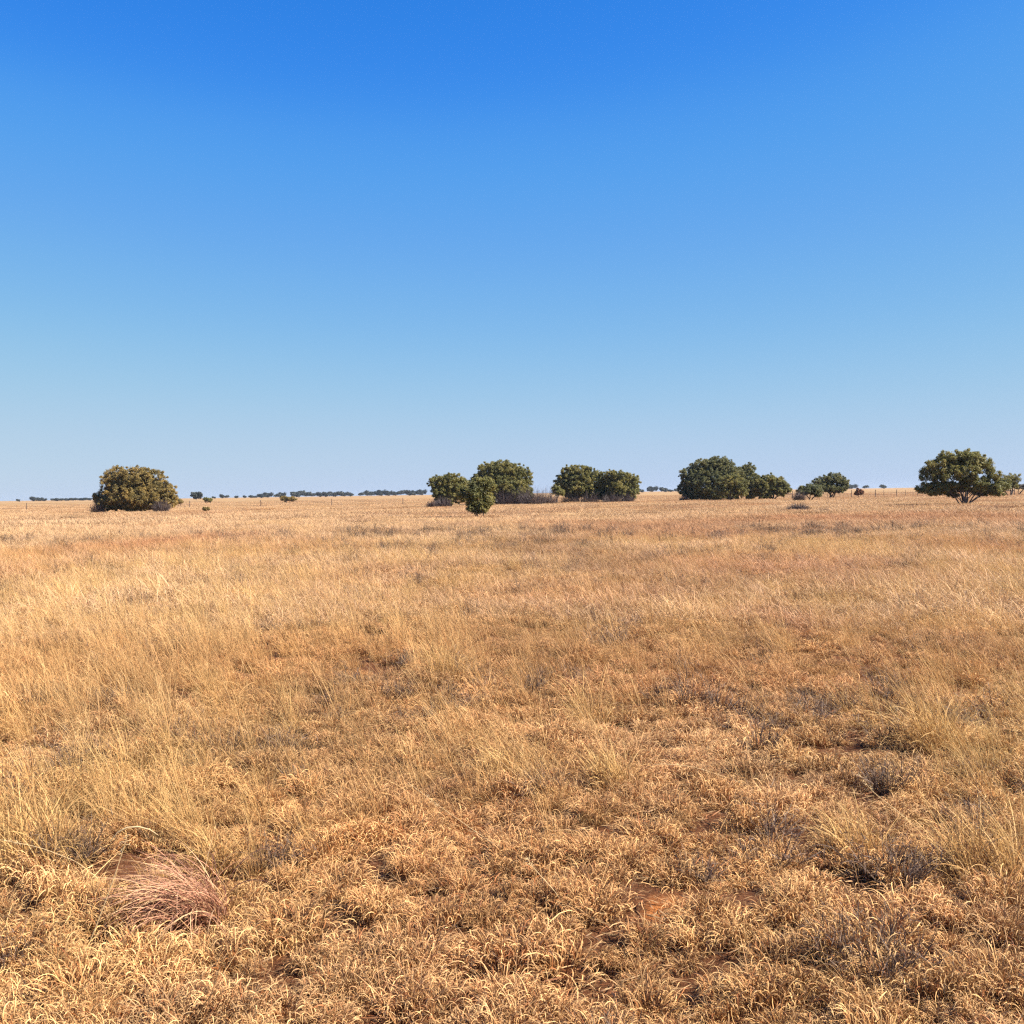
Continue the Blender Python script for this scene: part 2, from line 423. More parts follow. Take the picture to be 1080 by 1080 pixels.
def rots(k, tilt=0.12, anyz=True, z=0.3):
    rz = rng.uniform(0, 6.283, k) if anyz else rng.normal(0, z, k)
    return np.stack([rng.normal(0, tilt, k), rng.normal(0, tilt, k), rz], -1)

# the short curled tufts
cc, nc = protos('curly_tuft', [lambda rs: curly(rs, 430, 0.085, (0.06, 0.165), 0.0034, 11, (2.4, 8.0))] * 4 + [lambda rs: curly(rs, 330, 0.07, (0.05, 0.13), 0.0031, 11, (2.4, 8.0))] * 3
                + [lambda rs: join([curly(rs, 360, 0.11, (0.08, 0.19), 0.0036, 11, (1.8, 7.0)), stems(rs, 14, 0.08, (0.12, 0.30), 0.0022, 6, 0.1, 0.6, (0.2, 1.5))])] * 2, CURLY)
xa, ya = wedge(112, 1.2, 9, 42); xb, yb = wedge(60, 9, 20, 36); xc, yc = wedge(30, 20, 36, 32)
x = np.concatenate([xa, xb, xc]); y = np.concatenate([ya, yb, yc])
bare = bare_at(x, y); t = tall_at(x, y)
wx = x + 0.10 * (vnoise(x, y, 0.2, 1) - .5); wy = y + 0.10 * (vnoise(x, y, 0.2, 2) - .5)
edge, cr_ = mound(wx, wy, 0.34)
keep = (rng.random(len(x)) < 0.16 + 0.84 * sstep(0.20, 0.27, bare)) & (rng.random(len(x)) > 0.35 * t) & (rng.random(len(x)) < 0.04 + 0.96 * sstep(0.022, 0.085, edge)) & ((cr_ < 0.97) | (rng.random(len(x)) < 0.25))
x, y, edge, cr_ = x[keep], y[keep], edge[keep], cr_[keep]; k = len(x)
s = rng.uniform(0.7, 1.05, k) * (0.62 + 0.42 * sstep(0.0, 0.15, edge)) * (0.82 + 0.42 * cr_) * (1 + 0.25 * sstep(9, 20, np.hypot(x, y)))
P = np.stack([x, y, gh(x, y)], -1)
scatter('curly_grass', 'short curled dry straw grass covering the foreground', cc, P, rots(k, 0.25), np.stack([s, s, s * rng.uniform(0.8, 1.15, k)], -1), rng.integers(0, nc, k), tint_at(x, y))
print('curly', k)

# fine tall straw
fc, nf_ = protos('fine_tuft', [lambda rs: join([stems(rs, 20, 0.08, (0.3, 0.6), 0.0024, 7, 0.3, 0.35), curly(rs, 150, 0.11, (0.10, 0.26), 0.0034, 8, (0.8, 4.5))])] * 4
                 + [lambda rs: join([seedheads(rs, 5), stems(rs, 14, 0.07, (0.3, 0.6), 0.0024, 7, 0.35, 0.4), curly(rs, 90, 0.10, (0.1, 0.24), 0.0032, 8, (0.6, 4))])] * 3
                 + [lambda rs: join([stems(rs, 34, 0.05, (0.4, 0.72), 0.0023, 7, 0.5, 0.3, (0.3, 1.3))])] * 1, FINE)
x, y = wedge(48, 1.5, 34, 38)
d = np.hypot(x, y); t = tall_at(x, y)
edge, cr_ = mound(x, y, 0.8)
keep = rng.random(len(x)) < (0.35 + 0.65 * sstep(0.02, 0.16, edge)) * np.where(d < 12, 1.0, 0.62) * np.clip(t, 0.03, 1) ** 1.3
x, y = x[keep], y[keep]; k = len(x)
s = rng.uniform(0.5, 0.9, k) * (0.6 + 0.65 * fbm(x, y, 1.5, 3))
P = np.stack([x, y, gh(x, y)], -1)
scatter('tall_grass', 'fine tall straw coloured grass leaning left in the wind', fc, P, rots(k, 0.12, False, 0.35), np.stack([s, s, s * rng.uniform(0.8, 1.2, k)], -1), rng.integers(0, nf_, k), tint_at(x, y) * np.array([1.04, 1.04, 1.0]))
print('fine', k)

# wider patches for the middle distance
mc, nm_ = protos('mid_tuft', [lambda rs: join([stems(rs, 22, 0.24, (0.2, 0.45), 0.004, 5, 0.3, 0.5, (0.2, 1.6)), curly(rs, 190, 0.25, (0.10, 0.27), 0.0062, 6, (0.8, 5))])] * 6, FARG)
x, y = wedge(15.0, 13, 62, 34)
pit = 0.6 * vnoise(x, y, 0.7, 0) + 0.4 * vnoise(x, y, 2.0, 1)
keep = rng.random(len(x)) < 0.15 + 0.85 * sstep(0.27, 0.45, pit); x, y = x[keep], y[keep]
k = len(x)
s = rng.uniform(0.7, 1.15, k) * (0.5 + 0.75 * fbm(x, y, 2.5, 0)) * (0.8 + 0.5 * tall_at(x, y))
P = np.stack([x, y, gh(x, y) - 0.02], -1)
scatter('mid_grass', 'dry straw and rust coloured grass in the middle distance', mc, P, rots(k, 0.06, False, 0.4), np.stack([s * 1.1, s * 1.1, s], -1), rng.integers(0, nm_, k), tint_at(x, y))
print('mid', k)
fc2, nf2 = protos('far_tuft', [lambda rs: join([stems(rs, 90, 1.5, (0.2, 0.42), 0.010, 3, 0.3, 0.4, (0.2, 1.2)), curly(rs, 520, 1.6, (0.15, 0.34), 0.017, 4, (0.5, 3))])] * 5, FARG)
x, y = wedge(0.55, 55, 330, 32)
keep = rng.random(len(x)) < 0.25 + 0.75 * sstep(0.3, 0.45, fbm(x, y, 9, 2)); x, y = x[keep], y[keep]
k = len(x)
s = rng.uniform(0.7, 1.2, k)
P = np.stack([x, y, gh(x, y) - 0.02], -1)
scatter('far_grass', 'pale straw grass on the plain around the trees', fc2, P, rots(k, 0.02, False, 0.4), np.stack([s * 1.2, s * 1.2, s * (0.6 + 0.5 * vnoise(x, y, 12, 1))], -1), rng.integers(0, nf2, k), tint_at(x, y))
print('far', k)

# ------------------------------------------------------------------ trees
def leaf_mat(name, c1, c2, c3, trans=0.22):
    m, n, N, L = newmat(name)
    o = mk(N, 'ShaderNodeOutputMaterial'); geo = mk(N, 'ShaderNodeNewGeometry')
    r = mk(N, 'ShaderNodeValToRGB'); e = r.color_ramp.elements
    e[0].color = (*c1, 1); e[1].color = (*c3, 1); q = e.new(0.55); q.color = (*c2, 1)
    oi = mk(N, 'ShaderNodeTexNoise'); oi.inputs['Scale'].default_value = 0.7; oi.inputs['Detail'].default_value = 3
    tc = mk(N, 'ShaderNodeTexCoord'); L.new(tc.outputs['Object'], oi.inputs['Vector'])
    ad = mk(N, 'ShaderNodeMath', operation='MULTIPLY_ADD'); ad.inputs[1].default_value = 0.55
    L.new(geo.outputs['Random Per Island'], ad.inputs[0])
    m2 = mk(N, 'ShaderNodeMath', operation='MULTIPLY_ADD'); m2.inputs[1].default_value = 1.6; m2.inputs[2].default_value = -0.55; L.new(oi.outputs[0], m2.inputs[0])
    L.new(m2.outputs[0], ad.inputs[2]); L.new(ad.outputs[0], r.inputs[0])
    p = mk(N, 'ShaderNodeBsdfPrincipled'); p.inputs['Roughness'].default_value = 0.5; p.inputs['Specular IOR Level'].default_value = 0.35
    t = mk(N, 'ShaderNodeBsdfTranslucent'); ms = mk(N, 'ShaderNodeMixShader'); ms.inputs[0].default_value = trans
    L.new(r.outputs[0], p.inputs['Base Color']); L.new(r.outputs[0], t.inputs[0])
    L.new(p.outputs[0], ms.inputs[1]); L.new(t.outputs[0], ms.inputs[2]); L.new(ms.outputs[0], o.inputs[0])
    return m
OLIVE = leaf_mat('olive_leaves', (0.082, 0.094, 0.034), (0.195, 0.180, 0.050), (0.36, 0.28, 0.080), 0.38)
BROWNOL = leaf_mat('brown_olive_leaves', (0.11, 0.095, 0.040), (0.26, 0.19, 0.058), (0.46, 0.30, 0.09), 0.38)
DARKG = leaf_mat('dark_green_leaves', (0.066, 0.080, 0.036), (0.145, 0.145, 0.052), (0.27, 0.225, 0.075), 0.35)
GREYL = leaf_mat('grey_leaves', (0.08, 0.07, 0.05), (0.15, 0.12, 0.085), (0.24, 0.19, 0.13))
PURPL = leaf_mat('bare_purple_twigs', (0.045, 0.032, 0.032), (0.08, 0.056, 0.052), (0.13, 0.09, 0.075), 0.05)
RUSTL = leaf_mat('rust_brown_leaves', (0.14, 0.05, 0.025), (0.20, 0.08, 0.035), (0.28, 0.12, 0.05))
FARL = leaf_mat('far_dark_leaves', (0.024, 0.032, 0.024), (0.042, 0.048, 0.034), (0.07, 0.07, 0.045))
bark, n, N, L = newmat('grey_bark')
o_ = mk(N, 'ShaderNodeOutputMaterial'); p = mk(N, 'ShaderNodeBsdfPrincipled'); p.inputs['Roughness'].default_value = 0.9
tc = mk(N, 'ShaderNodeTexCoord'); n1 = noise(14, 6)
rr = ramp(n1.outputs[0], [(0.3, (0.05, 0.035, 0.028)), (0.7, (0.15, 0.11, 0.085))]); L.new(rr.outputs[0], p.inputs[0]); L.new(p.outputs[0], o_.inputs[0])

def tube(P, Rr, k=6):
    P = np.asarray(P, float); Rr = np.asarray(Rr, float)
    T = np.gradient(P, axis=0); T /= np.linalg.norm(T, axis=1)[:, None] + 1e-9
    up = np.array([0.31, 0.95, 0.05]); U = np.cross(T, up); U /= np.linalg.norm(U, axis=1)[:, None] + 1e-9
    W = np.cross(T, U); a = np.linspace(0, 2 * np.pi, k, endpoint=False)
    V = (P[:, None] + Rr[:, None, None] * (U[:, None] * np.cos(a)[None, :, None] + W[:, None] * np.sin(a)[None, :, None])).reshape(-1, 3)
    i = np.arange(len(P) - 1)[:, None] * k; j = np.arange(k)[None]
    Fq = np.stack([i + j, i + (j + 1) % k, i + k + (j + 1) % k, i + k + j], -1).reshape(-1, 4)
    return V, Fq, np.zeros(len(V))

def leaves(C, Rad, n, size, rs, up=0.25):
    """leaf-sized rhombs around clump centres C with radii Rad"""
    i = rs.integers(0, len(C), n)
    v = rs.normal(0, 1, (n, 3)); v /= np.linalg.norm(v, axis=1)[:, None]
    rr = rs.random(n) ** 0.55 * rs.uniform(0.85, 1.5, n)
    p = C[i] + v * (Rad[i] * rr)[:, None] * np.array([1, 1, 0.85])
    nrm = v * 0.9 + rs.normal(0, 0.55, (n, 3)) + np.array([0, 0, up]); nrm /= np.linalg.norm(nrm, axis=1)[:, None]
    a = rs.normal(0, 1, (n, 3)); a -= (a * nrm).sum(1)[:, None] * nrm; a /= np.linalg.norm(a, axis=1)[:, None]
    b = np.cross(nrm, a); s = (size * rs.uniform(0.55, 1.3, n))[:, None]
    V = np.stack([p - a * s, p - b * s * 0.55 + nrm * s * 0.15, p + a * s, p + b * s * 0.55 + nrm * s * 0.15], 1).reshape(-1, 3)
    Fq = np.arange(n * 4).reshape(n, 4)
    return V, Fq

def clumps(lobes, rs, dens=1.0, crad=0.42):
    """sub-clump centres over and inside a set of ellipsoid lobes (x,y,z,rx,ry,rz)"""
    C, Rd = [], []
    for (cx, cy, cz, rx, ry, rz) in lobes:
        area = 4 * np.pi * ((rx * ry) ** 1.6 / 3 + (rx * rz) ** 1.6 / 3 + (ry * rz) ** 1.6 / 3) ** (1 / 1.6)
        k = max(5, int(area / (crad ** 2 * 2.6) * dens))
        v = rs.normal(0, 1, (k, 3)); v /= np.linalg.norm(v, axis=1)[:, None]
        u = rs.random(k)
        rr = np.where(u < 0.55, rs.uniform(0.74, 1.0, k), np.where(u < 0.78, rs.uniform(0.98, 1.16, k), rs.uniform(0.2, 0.8, k)))
        r0 = crad * rs.uniform(0.5, 1.25, k) * np.where(rr > 1.0, 0.7, 1.0)
        sc = np.maximum(np.array([rx, ry, rz])[None] - r0[:, None] * 0.8, 0.05)
        C.append(np.array([cx, cy, cz]) + v * rr[:, None] * sc); Rd.append(r0)
    return np.concatenate(C), np.concatenate(Rd)

def make_tree(name, label, cat, d, basepx, lobes_px, mat, group=None, trunks=3, leafsize=0.068, lpm=1.9, crad=0.27, depth=1.0, stemtop=0.55, seed=1, zmin=0.05, dens=1.0, trunk_r=0.11, parts=('trunk', 'crown')):
    """lobes_px: (px, py, rx, ry[, dy metres]) measured on the photo, turned into metres at distance d"""
    rs = np.random.default_rng(seed * 13 + 5)
    b = at(basepx, 540, d); base = Vector((b.x, d, float(gh(b.x, d))))
    root = empty(name, base)
    tag(root, label, cat, group)
    lobes = []
    for q in lobes_px:
        px, py, rx, ry = q[:4]; dy = q[4] if len(q) > 4 else 0
        dd = d + dy; c = at(px, py, dd)
        rxm = rx / F * dd; rzm = ry / F * dd
        lobes.append((c.x - base.x, dy, c.z - base.z, rxm, max(rxm, rzm) * depth, rzm))
    C, Rd = clumps(lobes, rs, dens, crad)
    ok = C[:, 2] > zmin; C, Rd = C[ok], Rd[ok]
    nl = int(len(C) * 70 * lpm)
    V, Fq = leaves(C, Rd, nl, leafsize, rs)
    okv = V[:, 2].reshape(-1, 4).min(1) > 0.0
    V = V.reshape(-1, 4, 3)[okv].reshape(-1, 3); Fq = np.arange(len(V)).reshape(-1, 4)
    cr = link(bpy.data.objects.new(parts[1], mesh_np(parts[1], V, Fq, mat)), root)
    # limbs reach from the base up into each lobe
    tp = []
    for t in range(trunks):
        a = rs.uniform(0, 6.28); r0 = trunk_r * rs.uniform(0.7, 1.2)
        sx, sy = math.cos(a) * 0.25 * (trunks > 1), math.sin(a) * 0.25 * (trunks > 1)
        zmed = np.median([q_[2] for q_ in lobes]) if len(lobes) > 5 else -1
        for li, lb in enumerate(lobes):
            if lb[2] < zmed: continue
            if (li + t) % trunks and trunks > 1 and len(lobes) >= trunks: continue
            tgt = np.array(lb[:3]); p0 = np.array([sx, sy, -0.15]); s = np.linspace(0, 1, 7)
            mid = p0 * 0.5 + tgt * 0.5; mid[:2] = p0[:2] * 0.72 + tgt[:2] * 0.28
            pts = ((1 - s) ** 2)[:, None] * p0 + (2 * s * (1 - s))[:, None] * mid + (s ** 2)[:, None] * tgt
            pts[1:-1] += rs.normal(0, 0.05, (5, 3))
            tp.append(tube(pts, r0 * (1 - 0.75 * s)))
            for _ in range(5):
                q = C[rs.integers(0, len(C))]
                if np.linalg.norm(q - tgt) > 2.2 * max(lb[3:]): continue
                s5 = np.linspace(0, 1, 5); st = pts[4]
                pp = st + (q - st) * s5[:, None]; pp[1:-1] += rs.normal(0, 0.06, (3, 3))
                tp.append(tube(pp, r0 * 0.35 * (1 - 0.7 * s5), 5))
    V, Fq, _ = join(tp)
    link(bpy.data.objects.new(parts[0], mesh_np(parts[0], V, Fq, bark, smooth=True)), root)
    return root

def twig_bush(name, label, d, px, hw, h, cat='shrub', group=None, mat=PURPL, seed=1, n=420, w=0.022, leafy=0):
    """tangle of bare twigs; hw half width and h height in metres"""
    rs = np.random.default_rng(seed * 31 + 3)
    b = at(px, 540, d); base = Vector((b.x, d, float(gh(b.x, d)) - 0.02))
    r = hw * 0.55 * np.sqrt(rs.random(n)); a = rs.uniform(0, 6.283, n)
    rt = np.stack([r * np.cos(a), r * np.sin(a), np.zeros(n)], -1)
    V, Fq, al = ribbons(rt, a + rs.normal(0, 0.6, n), rs.uniform(0.05, 0.75, n) * (0.4 + r / hw), rs.uniform(-0.9, 2.0, n), rs.uniform(0.8, 2, n),
                        h * rs.uniform(0.45, 1.25, n) * (1.1 - 0.6 * (r / (hw * 0.55)) ** 2), w * rs.uniform(0.6, 1.5, n), 5, rs, dphi=rs.normal(0, 0.9, n))
    me = mesh_np(name, V, Fq, mat, {'along': al})
    o = link(bpy.data.objects.new(name, me)); o.location = base
    tag(o, label, cat, group)
    return o

make_tree('wild_olive_tree', 'broad brownish olive bushy tree alone at the left, foliage down to the grass', 'tree', 123, 140,
          [(122, 507, 15, 15), (143, 505, 20, 14, -.6), (160, 512, 17, 18), (174, 521, 13, 13, -.5), (133, 522, 22, 16, -1), (152, 524, 22, 14, -1.3), (108, 525, 11, 9, .3), (182, 528, 7, 7, .5), (118, 531, 17, 8, -.8), (146, 532, 20, 8, -1), (168, 531, 15, 8, -.6)],
          BROWNOL, trunks=4, seed=1)
make_tree('thorn_tree', 'small round dark crowned tree at the left end of the middle clump', 'tree', 126, 472,
          [(464, 510, 13, 10), (477, 509, 14, 10, -.4), (489, 514, 10, 11, .2), (468, 519, 15, 8, -.3), (486, 524, 9, 8), (470, 526, 13, 8, -.2)], OLIVE, trunks=3, seed=2)
make_tree('thorn_tree', 'tallest domed olive green tree of the middle clump', 'tree', 140, 532,
          [(516, 500, 15, 13), (530, 497, 17, 12, -.6), (546, 503, 15, 13), (554, 514, 9, 12, .2), (524, 512, 20, 14, -1), (541, 516, 16, 12, -1.2), (503, 508, 8, 9, .6), (520, 522, 14, 8, -.4), (540, 523, 14, 9, -.6), (554, 523, 9, 8), (530, 527, 14, 5, -.4)], OLIVE, trunks=4, seed=3)
make_tree('thorn_bush', 'small bush on a short stem in front of the middle clump, nearest of them', 'bush', 67, 505,
          [(503, 512, 11, 10), (514, 512, 9, 9), (499, 521, 10, 9, -.2), (512, 522, 9, 9), (497, 527, 8, 8), (513, 528, 9, 8), (505, 532, 9, 6), (499, 536, 8, 5), (510, 536, 8, 5), (505, 539, 5, 3), (487, 519, 6, 9, .4)], OLIVE, trunks=2, seed=4, leafsize=0.05, crad=0.22, lpm=2.0, trunk_r=0.05)
make_tree('thorn_tree', 'olive tree right of the gap with its left side in deep shade', 'tree', 150, 606,
          [(601, 500, 11, 10), (613, 499, 13, 9, -.5), (594, 509, 10, 10), (612, 511, 17, 12, -1), (628, 507, 12, 12, -.5), (640, 514, 10, 11, -.3), (604, 519, 12, 8, -.4), (624, 520, 14, 8, -.6), (638, 522, 10, 6)], OLIVE, trunks=4, seed=5)
make_tree('thorn_tree', 'lower flat topped olive tree joined to the right of its taller neighbour', 'tree', 148, 656,
          [(644, 503, 9, 8), (656, 505, 12, 9, -.4), (668, 511, 8, 11), (652, 515, 13, 10, -.7), (664, 519, 10, 8, -.2), (650, 522, 12, 7)], OLIVE, trunks=3, seed=6)
make_tree('thorn_tree', 'widest dark green tree with a high rounded dome, right of centre', 'tree', 158, 755,
          [(757, 491, 15, 11), (743, 495, 15, 12), (729, 504, 13, 13), (723, 516, 9, 8), (745, 508, 22, 16, -1), (766, 498, 14, 12, -.5), (775, 505, 10, 13, .5), (733, 520, 14, 9, -.3), (752, 520, 16, 9, -.6), (772, 519, 12, 9)], DARKG, trunks=5, seed=7)
make_tree('thorn_tree', 'narrow dark tree standing up behind the right shoulder of the widest tree', 'tree', 163, 790,
          [(789, 495, 9, 7), (780, 500, 10, 9), (784, 504, 10, 11), (795, 507, 9, 9), (800, 515, 9, 8), (792, 519, 9, 9)], DARKG, trunks=2, seed=8)
make_tree('thorn_bush', 'rounded lighter green bush in front of the widest dark tree', 'bush', 150, 772,
          [(770, 509, 15, 10), (781, 515, 10, 10, -.3), (763, 516, 10, 8, -.2)], OLIVE, trunks=3, seed=9)
make_tree('thorn_bush', 'low sloping olive tree at the right end of the wide dark group', 'tree', 157, 815,
          [(811, 508, 10, 9), (822, 511, 9, 8), (829, 515, 7, 6), (803, 512, 11, 10, -.3), (815, 516, 10, 6), (806, 520, 10, 7), (822, 519, 9, 5)], OLIVE, trunks=3, seed=10)
make_tree('thorn_bush', 'low dark bush with a twiggy left side, left of the small round tree', 'bush', 135, 853,
          [(846, 518, 8, 6), (856, 516, 10, 7), (863, 518, 6, 7)], DARKG, trunks=2, seed=11, crad=0.3)
make_tree('thorn_tree', 'small round tree with a visible trunk just left of the fence', 'tree', 163, 876,
          [(866, 508, 9, 6), (879, 505, 11, 7), (889, 510, 7, 8), (872, 514, 12, 6, -.3), (884, 516, 11, 5)], DARKG, trunks=3, seed=12, zmin=0.5)
make_tree('thorn_tree', 'spreading open crowned tree with forked trunks at the far right', 'tree', 90, 1017,
          [(1004, 482, 13, 9), (1022, 482, 14, 9), (990, 491, 13, 10), (980, 500, 11, 11), (1000, 500, 15, 11, -.5), (1020, 497, 15, 14, -.5), (1037, 490, 11, 10), (1046, 501, 11, 11), (1036, 510, 12, 8), (976, 513, 8, 5), (994, 511, 12, 6), (1052, 511, 7, 7), (1018, 508, 12, 6), (978, 517, 9, 5), (991, 515, 11, 6, -.3), (1003, 512, 9, 6, -.5), (1046, 515, 12, 6, .3), (1034, 514, 9, 6, -.3), (1056, 516, 6, 5, .4), (968, 515, 5, 4), (1014, 515, 10, 5, .3), (1028, 517, 9, 5, .4), (1000, 518, 9, 5, .4), (1012, 491, 18, 12, .5), (984, 520, 9, 4), (1050, 520, 9, 4, .2), (1060, 511, 7, 8, .6), (1006, 521, 8, 4, .6), (1036, 521, 7, 4, .5)],
          OLIVE, trunks=5, seed=13, leafsize=0.062, crad=0.26, dens=0.66, zmin=0.32, trunk_r=0.06)
make_tree('thorn_tree', 'thin greyish half bare tree right of the spreading tree', 'tree', 160, 1066,
          [(1062, 506, 10, 7), (1071, 505, 7, 6), (1058, 513, 9, 6), (1068, 512, 7, 5)], OLIVE, trunks=3, seed=14, dens=0.7, lpm=1.0)
make_tree('thorn_bush', 'low brown bush at the very right edge of the plain', 'bush', 175, 1076,
          [(1074, 513, 6, 3), (1082, 513, 5, 3)], GREYL, trunks=2, seed=15)
make_tree('thorn_bush', 'little rounded bush at the left foot of the shaded olive tree', 'bush', 146, 588,
          [(586, 517, 6, 6), (591, 519, 5, 5)], OLIVE, trunks=2, seed=16, crad=0.3)
make_tree('thorn_bush', 'low olive bush in the grass left of centre, in front of the far tree line', 'bush', 235, 304,
          [(300, 526, 5, 3.2), (307, 526, 6, 3)], BROWNOL, trunks=2, seed=17)
make_tree('thorn_bush', 'low flat bush close to the right of the round dark tree on the skyline', 'bush', 257, 219,
          [(217, 527, 3.5, 3), (221, 527.4, 3.5, 2.6)], OLIVE, trunks=2, seed=18)
make_tree('thorn_bush', 'tiny brown bush in the grass right of the lone broad tree', 'bush', 109, 217.5,
          [(216, 536.5, 2.5, 2), (219.5, 536.8, 2.2, 1.8)], BROWNOL, trunks=2, seed=19, crad=0.15, leafsize=0.07, trunk_r=0.02)
make_tree('thorn_bush', 'small bush peeping out behind the right foot of the lone broad tree', 'bush', 190, 189,
          [(188, 528.5, 5, 3), (191, 529, 3, 2)], BROWNOL, trunks=2, seed=20)
make_tree('thorn_tree', 'round dark tree on the skyline right of the lone broad tree', 'tree', 640, 207.5,
          [(205.5, 522.3, 4.5, 3.8), (209.5, 522.5, 4.5, 3.6)], FARL, trunks=2, seed=21, crad=0.8, leafsize=0.4, lpm=.7)
make_tree('red_shrub', 'small rust red shrub with an upright dead stem beside the fence', 'shrub', 160, 906,
          [(904, 520, 3, 3), (908, 519, 3, 3), (904.6, 516.5, 1, 2.5)], RUSTL, trunks=1, seed=22, crad=0.15, leafsize=0.07, trunk_r=0.04)
for i, (px, d, hw, h, lab) in enumerate([
        (456, 122, 0.9, 1.0, 'low brown twiggy scrub at the left foot of the small round middle tree'),
        (468, 123.5, 1.4, 1.4, 'dark purple twig tangle under the small round middle tree'),
        (534, 137, 1.9, 2.3, 'purple grey twig thicket under the left of the tallest middle tree'),
        (551, 137, 1.8, 2.2, 'purple grey twig thicket under the right of the tallest middle tree'),
        (562, 134, 2.2, 2.4, 'purple grey twig thicket just right of the tallest middle tree'),
        (576, 136, 2.4, 2.1, 'low purple grey twig thicket in the gap between the two olive clumps'),
        (602, 148, 2.2, 1.6, 'bare purple scrub under the left of the shaded olive tree'),
        (622, 147, 2.2, 1.6, 'bare purple scrub in the middle under the second olive clump'),
        (645, 145, 2.1, 1.5, 'bare purple scrub under the lower flat topped olive tree'),
        (662, 146, 1.5, 1.4, 'brown scrub at the right foot of the second olive clump'),
        (104, 121, 1.3, 1.5, 'dark spiky twig shrub at the left foot of the lone broad tree'),
        (170, 120, 1.3, 1.6, 'brown twiggy scrub under the right of the lone broad tree'),
        (722, 156, 1.2, 0.9, 'low brown scrub at the left foot of the widest dark tree'),
        (843, 132, 0.9, 1.5, 'reddish bare twigs on the left side of the low dark bush')]):
    twig_bush('twig_shrub', lab, d, px, hw, h, group='bare twig thickets under the trees', seed=i + 1, n=600)
twig_bush('low_brush', 'low rounded mound of dark brown brush in the grass in front of the fence end', 77, 842, 1.35, 0.62, cat='brush', seed=40, n=1100, w=0.016)
twig_bush('low_brush', 'long flat strip of dark brush in the grass right of the rounded brush mound', 72, 868, 0.85, 0.36, cat='brush', seed=41, n=500, w=0.012)

# trees on the horizon: each its own object, meshes shared
FD = 1150.0
fmesh = []
for v in range(5):
    rs = np.random.default_rng(400 + v)
    lob = [(rs.uniform(-2.2, 2.2), rs.uniform(-1, 1), rs.uniform(2.0, 3.4), rs.uniform(1.6, 2.6), 2.0, rs.uniform(1.2, 2.0)) for _ in range(6)]
    C, Rd = clumps(lob, rs, 1.0, 0.9); C[:, 2] = np.maximum(C[:, 2], 0.5)
    V, Fq = leaves(C, Rd, 2600, 0.42, rs)
    s_ = V[:, 2].max()
    fmesh.append((mesh_np('crown', V, Fq, FARL), s_, float(np.abs(V[:, 0]).max())))
def far_tree(px, wpx, hpx, label, group, name='far_tree', d=None):
    d = d or FD + random.uniform(-90, 90)
    me, mh, mw = random.choice(fmesh)
    b = at(px, 540, d)
    o = link(bpy.data.objects.new(name, me)); o.location = (b.x, d, 0)
    # seen height above the skyline plus what stands below eye level
    hm = hpx / F * d + CAM_H
    sx = wpx * 1.35 / 2 / F * d / mw
    o.scale = (sx, max(sx, .6), hm / mh)
    tag(o, label, 'tree', group)
    return o
random.seed(9)
ordn = ['first', 'second', 'third', 'fourth', 'fifth', 'sixth', 'seventh', 'eighth', 'ninth', 'tenth', 'eleventh', 'twelfth', 'thirteenth', 'fourteenth', 'fifteenth']
lineA = [(267, 8, 1.8), (275, 9, 3.0), (283, 12, 4.6), (293, 7, 3.2), (298, 9, 4.6)]
for i, (a, b, c) in enumerate(lineA):
    far_tree(a, b, c, '%s tree from the left in the short skyline row behind the low olive bush' % ordn[i], 'skyline trees behind the low olive bush')
lineB = [(311, 10, 5.0), (317, 12, 6.4), (325, 9, 4.8), (331, 8, 3.4), (337, 8, 4.2), (343, 8, 4.4), (350, 9, 4.6), (357, 10, 5.0), (364, 9, 4.0), (369, 7, 3.4)]
for i, (a, b, c) in enumerate(lineB):
    far_tree(a, b, c, '%s tree from the left in the long skyline row left of the small gap' % ordn[i], 'skyline trees left of the gap')
far_tree(381.5, 6, 3.4, 'single dark tree alone in the small gap between the two skyline rows', 'lone far trees')
lineC = [(389, 8, 5.4), (396, 8, 4.6), (403, 11, 5.6), (411, 8, 4.6), (418, 7, 3.6), (424, 9, 5.2), (431, 10, 5.0), (438, 9, 4.6), (446, 10, 5.4)]
for i, (a, b, c) in enumerate(lineC):
    far_tree(a, b, c, '%s tree from the left in the skyline row next to the middle clump' % ordn[i], 'skyline trees next to the middle clump')
for a, b, c, lab in [(19, 4, 1.4, 'tiny dark tree speck on the skyline nearest the left edge'),
                     (35, 8, 3.8, 'dark boxy tree on the left skyline, tallest of its low row'),
                     (42, 8, 2.8, 'lower dark tree touching the right of the boxy skyline tree'),
                     (47, 6, 1.8, 'last low tree tapering off right of the boxy skyline tree'),
                     (225.5, 4, 1.2, 'tiny tree speck between the round skyline tree and the pair'),
                     (234, 5.5, 3.4, 'left and taller of the pair of small skyline trees'),
                     (239.5, 5, 2.4, 'right and lower of the pair of small skyline trees'),
                     (250, 4, 1.6, 'faint pale tree speck right of the skyline pair'),
                     (258, 4, 1.7, 'faint tree speck just left of the short skyline row'),
                     (676, 6, 2.4, 'dark far tree touching the right of the second olive clump'),
                     (689.5, 11, 5.2, 'domed far tree in the gap left of the widest dark tree'),
                     (699.5, 8, 4.0, 'smaller domed far tree right of its larger twin in the gap'),
                     (706, 9, 1.4, 'low strip of far trees trailing towards the widest dark tree'),
                     (713.5, 5, 2.2, 'small far tree touching the left of the widest dark tree'),
                     (899.5, 11, 4.2, 'broad far tree on the skyline right of the small round tree'),
                     (913.5, 6, 3.0, 'small dark far tree in the middle of the three above the fence'),
                     (931, 7.5, 3.4, 'rightmost of the three far trees above the fence')]:
    far_tree(a, b, c, lab, 'lone far trees')
for i in range(8):
    far_tree(57 + i * 5, 8, 1.4 + 0.4 * (i % 3 == 1), '%s low tree from the left in the thin skyline strip before the lone broad tree' % ordn[i], 'thin far strip')

